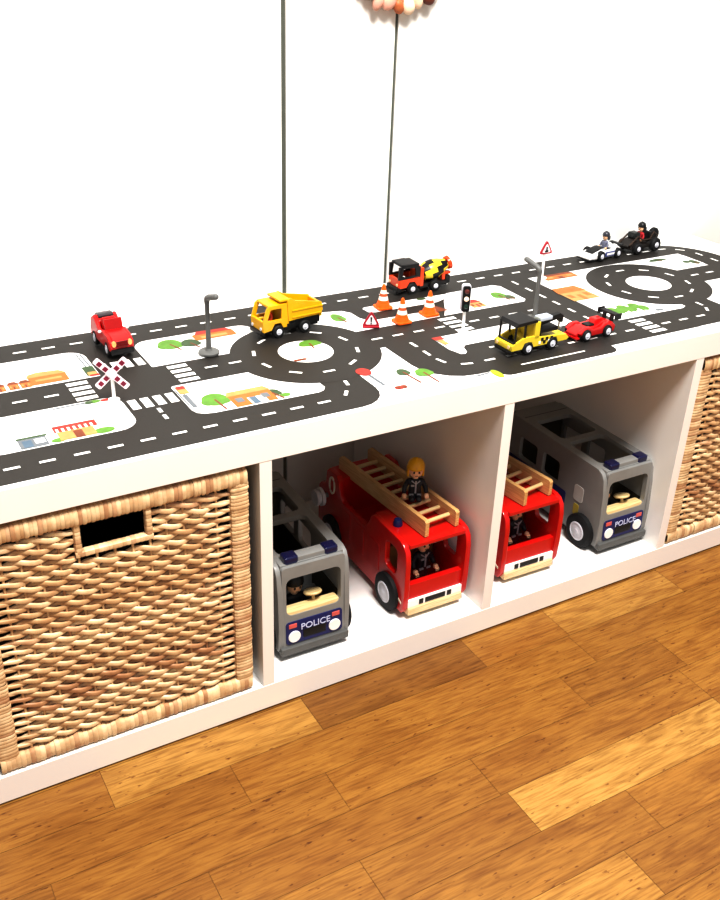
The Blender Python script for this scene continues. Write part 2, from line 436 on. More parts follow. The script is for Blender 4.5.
    rr(410, 470, 285, 306, 4, OR, 7); poly([(414, 304), (470, 304), (463, 314), (421, 316)], RD, 8); rr(420, 458, 289, 297, 0, TA, 8)
    house(378, 432, 71, 113, OR, TA, .28, BG, GY); rr(398, 420, 72, 90, 0, cream_i, 8); rr(401, 408, 72, 88, 0, BG, 9)
    tree(362, 102, 32, 34, GR, 3, -30); tree(432, 90, 20, 20, DG, 7, -20); disc(444, 78, 7, GR, 7, 5, 14)
    for x in (327, 333): line((x + 1, 146), (x + 2, 98), 1.6, GY, 7)
    rr(330, 342, 132, 154, 2, TA, 7); rr(331, 342, 146, 155, 2, RD, 8); rr(331, 337, 92, 130, 1, GY, 7)
    tree(545, 212, 30, 22, GR, -2, -20); rr(499, 518, 163, 169, 3, BR, 7); line((519, 162), (562, 178), 1.5, GY, 7)
    tree(627, 282, 18, 32, GR, 4, -22)
    line((566, 84), (568, 50), 4, GY, 7); disc(564, 96, 10, RD, 8, 12, 20)
    tree(610, 74, 16, 20, DG, 4, -38); tree(634, 62, 22, 24, GR, 2, -34); rr(575, 592, 31, 40, 3, RD, 7); disc(580, 36, 3.4, BR, 8, 4, 10); disc(588, 35, 3.4, BR, 8, 4, 10)
    house(836, 860, 232, 264, TA, RD, .4, RD, BR); tree(905, 264, 22, 28, GR, 4, -26); tree(917, 250, 14, 18, DG, 2, -16)
    house(1024, 1090, 287, 311, OR, BR, .3, BR, TA)
    house(998, 1050, 190, 250, TA, OR, .4, OR, OR)
    for k in range(9):
        disc(1018 + 7.5 * k, 130 + 7 * sin(k * 2.1), 9, GR, 7, 9 + 3 * cos(k * 1.7), 14); line((1018 + 7.5 * k, 128), (1018 + 7.5 * k, 108), 2, GR, 7)
    rr(1088, 1102, 102, 110, 3, GY, 7)
    tree(1280, 297, 36, 12, DG, 4, -8); tree(1335, 262, 14, 22, DG, 0, -12); disc(1322, 268, 8, DG, 7, 6, 12)
    disc(719, 17, 6, LI, 7, 13, 18); line((688, 22), (712, 24), 3, GY, 7)
    line((710, 146), (715, 108), 2.4, GY, 7); rr(708, 724, 146, 157, 2, RD, 7); rr(711, 720, 128, 146, 2, TA, 7)
    poly([(760, 241), (786, 266), (795, 240)], BR, 7); disc(784, 300, 8, DG, 7, 5, 14)
    mats.append(mat('print_cream', (240, 234, 220), .5, var=.02))
    o = mb.build('road_sticker', mats, smooth=0)
    tag(o, 'long printed road map sticker with dark streets and two roundabouts, stuck on the shelf top', 'sticker')
cream_i = 12
build_sticker()
ST = TOP + 1.0   # level on which toys stand

# ================================================================ woven baskets
def rattan():
    m = bpy.data.materials.new('rattan'); m.use_nodes = True
    nt = m.node_tree; L = nt.links.new; b = nt.nodes['Principled BSDF']; b.inputs['Roughness'].default_value = .5
    at = nt.nodes.new('ShaderNodeAttribute'); at.attribute_name = 'Tint'
    tc = nt.nodes.new('ShaderNodeTexCoord'); n = nt.nodes.new('ShaderNodeTexNoise'); n.inputs['Scale'].default_value = 70; n.inputs['Detail'].default_value = 6
    L(tc.outputs['Object'], n.inputs['Vector'])
    r = nt.nodes.new('ShaderNodeValToRGB'); r.color_ramp.elements[0].position = .32; r.color_ramp.elements[0].color = (.74, .62, .54, 1)
    r.color_ramp.elements[1].position = .62; r.color_ramp.elements[1].color = (1, 1, 1, 1)
    L(n.outputs['Fac'], r.inputs['Fac'])
    mx = nt.nodes.new('ShaderNodeMix'); mx.data_type = 'RGBA'; mx.blend_type = 'MULTIPLY'; mx.inputs['Factor'].default_value = .8
    L(at.outputs['Color'], mx.inputs['A']); L(r.outputs['Color'], mx.inputs['B']); L(mx.outputs['Result'], b.inputs['Base Color'])
    bp = nt.nodes.new('ShaderNodeBump'); bp.inputs['Strength'].default_value = .4; bp.inputs['Distance'].default_value = .001
    L(n.outputs['Fac'], bp.inputs['Height']); L(bp.outputs['Normal'], b.inputs['Normal'])
    return m
RAT = rattan()
dark_in = mat('basket_inner_shade', (34, 22, 15), .9, var=.2)
def tint(lo=.0, hi=1.):
    t = random.uniform(lo, hi)
    a, b_ = lin((208, 174, 132)), lin((246, 226, 190))
    c = [a[i] + (b_[i] - a[i]) * t for i in range(3)]
    if random.random() < .14: c = [c[0] * .78, c[1] * .66, c[2] * .62]
    return tuple(c)
def make_basket():
    bk = thing('wicker_basket', (0, 0, 0), 'woven rattan basket with cut-out handle filling the leftmost compartment', 'basket', group='rattan baskets in the shelf')
    BW, BH, BD = 321., 329., 350.       # local: x 0..BW, y 0..BD, z 0..BH
    hx0, hx1, hz0, hz1 = 125., 196., 274., 308.
    def ctube(mb, pts, r, c, n=6, flat=1.):
        t = MB().tube(pts, r, n, flat=flat)
        o = len(mb.V); mb.V += t.V; mb.F += [[o + i for i in f] for f in t.F]; mb.MI += t.MI; mb.C += [c] * len(t.F)
    def wraps(mb, axis, a0, a1, c1, c2, rw, rh, step, lim=None):
        # a bundle of flat strands wound round a rail; c1,c2 = centre in the two other axes, rw,rh half sizes
        n_ = max(2, int((a1 - a0) / step)); st = (a1 - a0) / n_
        for i in range(n_):
            q = [(a0 + st * i - .2), (a0 + st * (i + 1) + .2)]
            k = random.uniform(.94, 1.06); c = tint(.25, 1.)
            ring = []
            for t in range(12):
                ang = 2 * pi * t / 12
                u = math.copysign(abs(cos(ang)) ** .6, cos(ang)) * rw; v = math.copysign(abs(sin(ang)) ** .6, sin(ang)) * rh
                ring.append((u, v))
            bm = bmesh.new(); rs = []
            for j, f in ((0, .93), (.25, 1.0), (.75, 1.0), (1, .93)):
                p = q[0] + (q[1] - q[0]) * j; row = []
                for u, v in ring:
                    u2, v2 = c1 + u * f * k, c2 + v * f * k
                    row.append(bm.verts.new({'x': (p, u2, v2), 'z': (u2, v2, p), 'y': (u2, p, v2)}[axis]))
                rs.append(row)
            for j in range(3):
                for t in range(12): bm.faces.new((rs[j][t], rs[j][(t + 1) % 12], rs[j + 1][(t + 1) % 12], rs[j + 1][t]))
            bmesh.ops.recalc_face_normals(bm, faces=bm.faces[:])
            mb.add(bm, 0, None, c)
    # rim (front, back and two sides)
    mb = MB(); wraps(mb, 'x', 3, BW - 3, 9, BH - 11, 9, 11, 4.6); mb.build('rim', RAT, bk)
    mb = MB(); wraps(mb, 'x', 3, BW - 3, BD - 9, BH - 11, 9, 11, 9); mb.build('rim', RAT, bk)
    for x in (9, BW - 9):
        mb = MB(); wraps(mb, 'y', 14, BD - 14, x, BH - 11, 9, 11, 9); mb.build('rim', RAT, bk)
    mb = MB(); wraps(mb, 'x', 3, BW - 3, 9, 11, 9, 10.5, 5.6); mb.build('bottom_rail', RAT, bk)
    for x in (13, BW - 12):
        mb = MB(); wraps(mb, 'z', 16, BH - 18, x, 9.5, 13 if x < 20 else 12, 8.5, 4.8); mb.build('corner_post', RAT, bk)
        mb = MB(); wraps(mb, 'z', 16, BH - 18, x, BD - 9.5, 9, 8.5, 10); mb.build('corner_post', RAT, bk)
    # woven front: pairs of canes twisted round each other and round the stakes
    mb = MB(); z0, z1 = 24., BH - 25.; nrow = 25; pitch = (z1 - z0) / nrow; P = 52.
    xs0, xs1 = 24., BW - 22.
    for rw_ in range(nrow):
        zc = z0 + pitch * (rw_ + .5)
        ph0 = random.uniform(-.25, .25) + (pi / 2 if rw_ % 2 else 0) + rw_ * .35
        runs = [(xs0, xs1)]
        if hz0 - 10 < zc < hz1 + 4: runs = [(xs0, hx0 - 8), (hx1 + 8, xs1)]
        for (xa, xb) in runs:
            for s_ in (0, pi):
                pts = []; rad = []; n_ = max(8, int((xb - xa) / 3.2)); c = tint()
                wob = random.uniform(-.7, .7); wp = random.uniform(0, 6)
                for i in range(n_ + 1):
                    x = xa + (xb - xa) * i / n_
                    e = min(1., (x - xs0) / 34., (xs1 - x) / 36.)
                    if xb < xs1 - 1: e = min(e, (xb - x + 2) / 16.)
                    if xa > xs0 + 1: e = min(e, (x - xa + 2) / 16.)
                    e = max(0., e); e = e ** .8; amp = .12 + .88 * e
                    ph = 2 * pi * x / P + ph0 + s_
                    pts.append((x, 8 + 3.5 * amp * cos(ph), zc + 3.0 * amp * sin(ph) + wob * sin(x * .03 + wp) * e))
                    rad.append(3.4 * (.6 + .4 * e))
                ctube(mb, pts, rad, c, 8, .75)
    for i in range(15):
        x = 20 + (BW - 40) * i / 14
        c = tint(.1, .6)
        for za, zb_ in ([(14, BH - 14)] if not (hx0 - 4 < x < hx1 + 4) else [(14, hz0 - 4), (hz1 + 2, BH - 14)]):
            ctube(mb, [(x, 8, za), (x, 8, (za + zb_) / 2), (x, 8, zb_)], 1.6, c, 6)
    mb.build('woven_front', RAT, bk)
    # wrapped edge of the handle opening
    mb = MB()
    wraps(mb, 'x', hx0 - 8, hx1 + 8, 8, hz0 - 4, 5, 4.2, 5); wraps(mb, 'z', hz0 - 6, hz1 + 2, hx0 - 4, 8, 4.2, 5, 5); wraps(mb, 'z', hz0 - 6, hz1 + 2, hx1 + 4, 8, 4.2, 5, 5)
    mb.build('handle_edge', RAT, bk)
    # sides, back, base, sheet behind the weave: inner shade painted as dark brown
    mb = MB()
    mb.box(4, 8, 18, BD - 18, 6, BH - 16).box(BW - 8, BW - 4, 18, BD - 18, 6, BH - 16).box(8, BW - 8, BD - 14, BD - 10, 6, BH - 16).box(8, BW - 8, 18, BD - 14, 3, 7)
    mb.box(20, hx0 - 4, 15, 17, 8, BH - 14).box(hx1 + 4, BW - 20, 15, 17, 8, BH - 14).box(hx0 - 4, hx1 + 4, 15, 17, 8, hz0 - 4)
    mb.build('shaded_inside', dark_in, bk)
    return bk
bk1 = make_basket(); bk1.location = (.0415, .002, T * S + .0003)
bk2 = dup(bk1, (TW * S - .0385 - .335 + .0045, .002, T * S + .0003), 0, 'woven rattan basket at the right edge of the picture, right of a grey van')

# ================================================================ police vans
def yz(pts): return pts
def make_van(label):
    v = thing('police_van', (0, 0, 0), label, 'toy van', group='grey wooden police vans')
    out = [(2, 14), (0, 24), (-1, 60), (2, 108), (6, 134), (12, 144), (22, 148), (236, 148), (246, 144), (250, 134), (250, 14)]
    holes = [rrect(108, 150, 78, 116, 6), rrect(166, 212, 78, 116, 6)]
    mb = MB()
    for x0, x1 in ((-53, -45), (45, 53)): mb.prism(out, 'yz', x0, x1, holes, bev=1.6)
    # roof with two rectangular openings
    mb.prism([(-46, 10), (46, 10), (46, 246), (-46, 246)], 'xy', 140, 148, [rrect(-37, 37, 34, 112, 8), rrect(-37, 37, 126, 196, 8)], bev=.8)
    # front wall with windscreen opening (tilted back slightly at the top)
    Mt = Matrix.Translation((0, 0, 0)) @ Matrix.Rotation(R(-2.2), 4, 'X')
    mb.prism(rrect(-46, 46, 14, 146, 5), 'xz', -1, 8, [rrect(-40, 40, 70, 128, 9)], bev=1., M=Mt)
    mb.box(-46, 46, 242, 249, 14, 144, 1); mb.box(-46, 46, 2, 248, 14, 20); mb.box(-46, 46, 100, 106, 20, 84, .5)
    mb.build('body', grey_p, v)
    MB().box(-51, 51, -6, 8, 9, 22, 3).box(-48, 48, 0, 250, 9, 15, 1).build('bumper', grey_d, v)
    for y_ in (215,): MB().box(-45.5, 45.5, y_, y_ + 1.2, 147.6, 148.3).build('roof_groove', black, v)
    li = mat('olive_interior_shade', (58, 54, 36), .8, var=.2)
    MB().box(-45, -44.2, 12, 242, 20, 76).box(44.2, 45, 12, 242, 20, 76).box(-44, 44, 240, 241.5, 20, 139).box(-44, 44, 10, 240, 20, 21).prism(rrect(-45, 45, 21, 139, 2), 'xz', 220, 222).build('interior_shade_sheets', li, v)  # added olive sheets, coloured dark to stand in for shade inside the van
    # light bar and two beacons
    MB().box(-20, 20, 11, 27, 144, 155, 2).build('light_bar', grey_p, v)
    for sx in (-1, 1):
        MB().box(sx * 29 - 10, sx * 29 + 10, 10, 28, 144, 157, 3.2, seg=3).build('beacon', navy_t, v)
    # dashboard, steering wheel
    MB().box(-40, 40, 0, 18, 60, 76, 4, M=Mt).build('dashboard', trim_w, v)
    sw = MB().cyl((6, 14, 70), 2.4, 16, (0, .35, 1), 10).lathe([(0, 0), (12, 0), (13, 2), (12, 4), (0, 4)], (6, 18.5, 84), (0, .35, 1), 20)
    sw.build('steering_wheel', trim_w, v)
    # navy front panel with lamps
    fp = MB().prism(rrect(-42, 42, 24, 60, 5), 'xz', -2.2, 0, bev=.3, M=Mt).build('front_panel', navy, v)
    for sx in (-1, 1):
        MB().cyl((sx * 30, -1.6, 36), 9, 2.4, (0, -1, 0), 24, .5, M=Mt).build('headlight', whitep, fp)
        MB().box(sx * 32 - 6, sx * 32 + 6, -3, -1, 50, 57, .8, M=Mt).build('indicator', pinkred, fp)
    MB().box(-17, 17, -3, -1, 30, 43, .8, M=Mt).build('grille', black, fp)
    text_mesh('POLICE', 13.5, mat('letter_white', (206, 212, 236), .4), fp, (0, -4.0, 51), (pi / 2 - R(2.2), 0, 0), bold=.15)
    # side prints
    for sx in (-1, 1):
        x = sx * 53
        a, b_ = (x - .7, x) if sx < 0 else (x, x + .7)
        MB().prism(rrect(44, 66, 72, 100, 5), 'yz', a, b_).build('door_crest', mat('crest_pale', (196, 196, 192), .5), v)
        MB().prism(rrect(50, 62, 46, 66, 3), 'yz', a, b_).build('yellow_mark', mat('mark_yellow', (190, 172, 62), .5), v)
        MB().prism(rrect(84, 240, 50, 74, 4), 'yz', a, b_).build('side_stripe', navy, v)
    # cab seat
    MB().box(-40, 40, 50, 84, 20, 48, 3).build('seat', grey_d, v)
    for y_ in (36, 196):
        for x in (-56.5, 56.5): wheel(v, x, y_, 28.5, 14)
    return v
v1 = make_van('grey wooden police van beside the left basket, left of a red fire engine')
v1.location = (.465, .034, T * S); v1.rotation_euler = (0, 0, R(-1.5))
v2 = dup(v1, (1.0240, .034, T * S), R(-.4), 'grey wooden police van on the right, beside the fire engine half hidden by the divider')

# ================================================================ fire engines
def make_engine(label):
    v = thing('fire_engine', (0, 0, 0), label, 'toy fire engine', group='red wooden fire engines')
    out = [(-4, 12), (-9, 22), (-11, 50), (-11, 100), (-8, 117), (0, 126), (10, 129), (80, 129), (90, 125), (98, 108), (106, 98), (178, 98), (186, 106), (190, 128), (198, 135), (224, 135), (231, 128), (234, 104), (250, 98), (257, 90), (258, 12)]
    mb = MB()
    for x0, x1 in ((-55, -46), (46, 55)):
        mb.prism(out, 'yz', x0, x1, [rrect(14, 46, 68, 110, 9)], bev=2.)
    mb.build('side_panel', red, v)
    mb = MB().box(-47, 47, -6, 92, 120, 127, 1.5).box(-47, 47, -5, 5, 26, 58, 1).box(-47, 47, 84, 92, 16, 122).box(-47, 47, -4, 256, 14, 22)
    mb.box(-47, 47, 90, 190, 60, 68).box(-47, 47, 190, 232, 20, 132, 2).box(-47, 47, 230, 256, 20, 88, 2)
    mb.build('body', red, v)
    MB().box(-43, 43, 66, 84, 22, 78, 2).build('seat', mat('olive_wood', (128, 96, 48), .6, var=.2), v)
    gp = MB().box(-46.5, 46.5, -9, -4, 21, 33, .8).build('grille_panel', whitep, v)
    MB().box(-17, 17, -9.8, -8.6, 23, 31, .4).build('grille', black, gp)
    for sx in (-1, 1): MB().box(sx * 24 - 3.5, sx * 24 + 3.5, -9.8, -8.6, 23, 31, .4).build('lamp_square', black, gp)
    MB().box(-46.5, 46.5, -11, 8, 8, 21, 2).build('bumper', blonde_v, v)
    # ladder: two rails and its rungs, resting on cab roof and rear tower
    lx = 0
    lad = bpy.data.objects.new('ladder', None); lad.empty_display_size = .02; col.objects.link(lad); lad.parent = v; lad.location = (.012, 0, .005); lad.rotation_euler = (0, 0, R(5))
    for sx in (-1, 1):
        MB().prism([(4, 123), (4, 146), (7, 149), (222, 149), (226, 145), (226, 126), (222, 123)], 'yz', lx + sx * 27 - 3.5, lx + sx * 27 + 3.5, bev=.8).build('rail', blonde, lad)
    for k in range(9):
        y_ = 20 + 22.5 * k
        MB().cyl((lx - 25, y_, 136), 3.2, 50, 'x', 12).build('rung', trim_w, lad)
    # blue beacon
    MB().cyl((-35, 48, 126), 7, 3, 'z', 16).lathe([(6.8, 129), (6.8, 132), (5.2, 137), (0, 139)], (-35, 48, 0), 'z', 16).build('beacon', mat('blue_dome', (24, 40, 104), .15, coat=.5), v)
    # hose nozzle at the left rear
    MB().cyl((-49, 226, 86), 4, -22, 'x', 12).build('hose_arm', grey_mid, v)
    MB().cyl((-65, 226, 86), 15, -5, 'x', 20, 0).cyl((-70, 226, 86), 11, -4, 'x', 20).cyl((-74, 226, 86), 13, -4, 'x', 20).build('hose_reel', hubw, v)
    # hose loop on the rear tower
    pts = [(-56, 210 + 8 * cos(2 * pi * i / 20), 112 + 14 * sin(2 * pi * i / 20)) for i in range(20)]
    MB().tube(pts, 1.6, 6, True).build('hose_loop', cream, v)
    for sx in (-1, 1):
        x = sx * 55
        a, b_ = (x - .7, x) if sx < 0 else (x, x + .7)
        MB().prism([(-4, 28), (10, 34), (60, 34), (60, 37), (8, 37), (-5, 31)], 'yz', a, b_).build('side_stripe', cream, v)
        for y_ in (62, 108, 150): MB().prism(rrect(y_, y_ + 34, 42, 90, 5), 'yz', a, b_).build('locker_door', mat('red_door', (190, 18, 16), .35), v)
    for y_ in (32, 205):
        for x in (-56.5, 56.5): wheel(v, x, y_, 29, 13)
    return v
e1 = make_engine('red wooden fire engine with a yellow-helmeted figure on its ladder')
e1.location = (.6605, .040, T * S); e1.rotation_euler = (0, 0, R(-.6))
e2 = dup(e1, (.8375, .046, T * S), R(-1.2), 'red wooden fire engine partly hidden by the middle divider, no figure on its ladder')
for ch in e2.children:
    if ch.name.startswith('ladder'): ch.rotation_euler = (0, 0, R(9))

# ================================================================ toy figures
def skin_mesh(name, pts, edges, m, parent):
    me = bpy.data.meshes.new(name); me.from_pydata([tuple(c * S for c in p[:3]) for p in pts], edges, [])
    o = bpy.data.objects.new(name + '_tmp', me); col.objects.link(o)
    o.modifiers.new('s', 'SKIN'); sub = o.modifiers.new('u', 'SUBSURF'); sub.levels = 1
    for i, p in enumerate(pts):
        me.skin_vertices[0].data[i].radius = (p[3] * S, p[3] * S)
    me.skin_vertices[0].data[0].use_root = True
    dg = bpy.context.evaluated_depsgraph_get(); dg.update()
    me2 = bpy.data.meshes.new_from_object(o.evaluated_get(dg)); bpy.data.objects.remove(o)
    me2.materials.clear(); me2.materials.append(m); me2.shade_smooth()
    o = bpy.data.objects.new(name, me2); col.objects.link(o); o.parent = parent
    return o
def figure(loc, rz, label, h=62., jacket=dark_cloth, helmet=yellow, seated=False, group=None, face=True, legs=None, cat='toy figure', trimc=None):
    f = thing('toy_figure', loc, label, cat, rz, group)
    k = h / 62.
    hip = 17. if not seated else 8.
    P = [(0, 0, hip, 6.5), (0, 0, hip + 9, 6.6), (0, 0, hip + 18, 6.4), (0, 0, hip + 22, 4),
         (-8, 0, hip + 17, 3.6), (-12.5, -1, hip + 9, 3.2), (-13, -6, hip + 3, 2.8), (8, 0, hip + 17, 3.6), (12.5, -1, hip + 9, 3.2), (13, -6, hip + 3, 2.8)]
    E = [(0, 1), (1, 2), (2, 3), (2, 4), (4, 5), (5, 6), (2, 7), (7, 8), (8, 9)]
    if seated: P += [(-4, -4, hip - 2, 4.6), (-4, -15, hip - 2, 3.8), (4, -4, hip - 2, 4.6), (4, -15, hip - 2, 3.8)]
    else: P += [(-4, 0, 10, 4.6), (-4, 0, 2.6, 3.6), (4, 0, 10, 4.6), (4, 0, 2.6, 3.6)]
    E += [(0, 10), (10, 11), (0, 12), (12, 13)]
    P = [(a * k, b * k, c * k, r * k) for a, b, c, r in P]
    skin_mesh('body', P, E, jacket, f)
    hz = hip + 31
    hd = MB().lathe([(3.4, hip + 21), (3.6, hip + 24), (7.2, hz - 5), (8.4, hz), (8, hz + 5), (5.4, hz + 8.6), (0, hz + 9.8)], (0, 0, 0), 'z', 18)
    for v in hd.V: v *= k
    hdo = hd.build('head', skin, f)
    if face:
        e = MB().ball((-3, -7.9, hz + .8), (1.2, .8, 1.5)).ball((3, -7.9, hz + .8), (1.2, .8, 1.5)).box(-1.6, 1.6, -7.9, -7.0, hz - 4.0, hz - 3.5)
        for v in e.V: v *= k
        e.build('face_print', mat('face_dark', (60, 40, 34), .5), hdo)
    for sx in (-1, 1):
        q = MB().ball((sx * 13 * k, -8.6 * k, (hip + 1.6) * k), 3.1 * k)
        for j in range(3): q.tube([(sx * 13 * k + (j - 1) * 1.6 * k, -10.4 * k, (hip + 1.6) * k), (sx * 13 * k + (j - 1) * 1.6 * k, -12.6 * k, (hip + .4) * k), (sx * 13 * k + (j - 1) * 1.6 * k, -12.8 * k, (hip - 1.4) * k)], .75 * k, 6)
        q.build('hand', skin, f)
    if helmet:
        hm = MB().lathe([(9.6, hz + 2.4), (10.6, hz + 4), (10.2, hz + 8), (7.8, hz + 12.6), (3.8, hz + 15), (0, hz + 15.6)], (0, 1.2, 0), 'z', 20)
        hm.prism([(1, hz - 9), (9.5, hz - 8), (9.8, hz + 2), (-2, hz + 2)], 'yz', -10, -7.4, bev=.8).prism([(1, hz - 9), (9.5, hz - 8), (9.8, hz + 2), (-2, hz + 2)], 'yz', 7.4, 10, bev=.8).box(-8, 8, 7, 9.8, hz - 9, hz + 3, 1)
        hm.prism([(-10.4, hz + 4.6), (-7, hz + 12), (0, hz + 17), (7, hz + 13), (10.6, hz + 5), (0, hz + 4)], 'yz', -1.2, 1.2, bev=.4)
        for v in hm.V: v *= k
        hm.build('helmet', helmet, f)
    if trimc:
        t = MB().box(-.9, .9, -7.4, -6.2, hip + 4, hip + 20).box(-7, -2, -7.5, -6, hip + 1, hip + 3).box(2, 7, -7.5, -6, hip + 1, hip + 3).box(-5.5, -1.6, -7.2, -6, hip + 13, hip + 15)
        t.tube([(-5, -5.6, hip + 20), (0, -7, hip + 16), (5, -5.6, hip + 20)], .8, 6)
        for v in t.V: v *= k
        t.build('jacket_trim', trimc, f)
    return f
gtrim = mat('jacket_trim_grey', (176, 176, 184), .5)
figure((.669, .1145, (T + 144.4) * S), R(-26), 'small figure in yellow helmet and dark jacket sitting on the fire engine ladder', 77, helmet=yellow, trimc=gtrim, seated=True)
figure((.668, .082, (T + 22.5) * S), 0, 'dark figure at the wheel inside the fire engine that carries the helmeted figure', 84, helmet=black, trimc=gtrim, cat='toy figure', group='toy drivers')
figure((.845, .090, (T + 22.5) * S), 0, 'dark figure inside the fire engine half hidden by the middle divider', 84, helmet=black, trimc=gtrim, group='toy drivers')
figure((.456, .078, (T + 20.5) * S), 0, 'dark figure behind the windscreen of the police van by the left divider', 84, helmet=black, group='toy drivers')
figure((1.012, .074, (T + 20.5) * S), 0, 'dark figure behind the windscreen of the police van in the third compartment', 84, helmet=black, group='toy drivers')

# ================================================================ toys on the road sticker  (local front = -y)
TZ = ST * S
def plates(hw, th, out, holes, m, name, parent, bev=.5):
    mb = MB()
    for s_ in (-1, 1): mb.prism(out, 'yz', s_ * hw, s_ * (hw - th), holes, bev=bev)
    return mb
# ---- yellow dump truck
def dump_truck():
    t = thing('dump_truck', (.535, .266, TZ), 'small yellow dump truck parked on the left roundabout', 'toy truck', R(-90 + 5))
    MB().box(-13, 13, -44, 48, 7, 15, 1).box(-17, 17, -50, -43, 6, 13, 1.5).box(-16, 16, -10, 8, 9, 18, 1).box(-15, 15, -2, 50, 11, 23, 1).build('chassis', black, t)
    out = [(-46, 11), (-47.5, 26), (-41, 46), (-36, 50), (-8, 50), (-8, 14), (-14, 14), (-18, 22), (-28, 22), (-33, 13)]
    hole = [(-40, 28), (-34.5, 44), (-17, 44), (-17, 28)]
    mb = plates(18, 3, out, [hole], yellow, '', t)
    mb.box(-17, 17, -47.5, -43, 11, 28, 1).box(-17, 17, -38, -8, 46, 50.5, 1.5).box(-17, 17, -11, -7, 14, 50, .5)
    mb.box(-2, 2, -44, -36, 27, 29).build('cab', yellow, t)
    for s_ in (-1, 1):
        MB().cyl((s_ * 12, -47, 16), 2.6, 1.6, (0, -1, 0), 12).build('headlight', hubw, t)
    side = [(-5, 22), (-8, 55), (-2, 57), (6, 52), (50, 43), (53, 30), (47, 24), (8, 23)]
    mb = plates(18.5, 2.5, side, [], yellow, '', t)
    mb.box(-17, 17, -5, 50, 23, 26).box(-17, 17, -8, -4, 18, 56, .5).box(-17, 17, 48, 52, 20, 41, .5).box(-18, 18, -20, -3, 53, 56.5, 1)
    mb.box(-19.6, -17, 0, 52, 36, 38.5, .5).box(17, 19.6, 0, 52, 36, 38.5, .5).box(-19.6, -17, 0, 50, 26, 28, .5).box(17, 19.6, 0, 50, 26, 28, .5)
    mb.build('dump_bed', yellow, t)
    for y_ in (-22, 22):
        for x in (-16, 16): wheel(t, x, y_, 9.5, 8, hr=.5)
    t.scale = (.96, .96, .95)
    return t
dump_truck()
figure((.511, .266, TZ + .0155), R(-85), 'small driver in orange inside the yellow dump truck cab', 37, jacket=orange, helmet=None, group='toy drivers', seated=True)

# ---- concrete mixer
def mixer():
    t = thing('concrete_mixer_truck', (.803, .339, TZ), 'orange concrete mixer truck with black cab roof beside the wall', 'toy truck', R(-90 - 2))
    MB().box(-13, 13, -44, 48, 7, 15, 1).box(-18, 18, -51, -42, 5, 14, 1.5).box(-17, -13, -8, 8, 8, 16, 1).box(13, 17, -8, 8, 8, 16, 1).box(-9, 9, 48, 56, 8, 22, 1).build('chassis', black, t)
    low = [(-46, 12), (-47, 28), (-8, 32), (-8, 14), (-13, 14), (-18, 22), (-28, 22), (-33, 13)]
    mb = plates(18, 3, low, [], orange, '', t); mb.box(-17, 17, -48, -43, 12, 28, 1).box(-18, 18, -8, -1, 12, 45, 1).build('cab', orange, t)
    up = [(-47, 27), (-45, 48), (-40, 53), (-20, 54), (-8, 48), (-8, 29)]
    mb = plates(18, 3, up, [[(-42, 31), (-40, 47), (-18, 47), (-16, 33)]], black, '', t); mb.box(-17, 17, -44, -10, 49, 54, 2)
    mb.box(-17.5, -14, -48, -44, 27, 50, .5).box(14, 17.5, -48, -44, 27, 50, .5).build('cab_roof', black, t)
    for s_ in (-1, 1):
        MB().cyl((s_ * 12, -47.5, 18), 2.6, 1.6, (0, -1, 0), 12).build('headlight', amber, t)
    ax = Vector((0, .96, .27))
    def dm(i, k): return 1 if ((i + 2 * k) // 4) % 2 else 0
    MB().lathe([(6, 0, dm), (13, 4, dm), (17, 15, dm), (17.5, 26, dm), (14, 38, dm), (9, 50, dm), (8, 52, dm)], (0, 2, 27), ax, 24, mi=0).build('drum', [yellow_l, black], t)
    MB().lathe([(8, 0), (11, 1), (12, 6), (8, 8), (7, 2)], (0, 51, 41), ax, 20).box(-10, 10, 40, 46, 15, 30, 1).box(-4, 4, 46, 60, 22, 27, 1).build('drum_funnel', orange, t)
    for y_ in (-22, 22):
        for x in (-16, 16): wheel(t, x, y_, 10, 8, hr=.45)
    t.scale = (.95, .95, .9)
mixer()

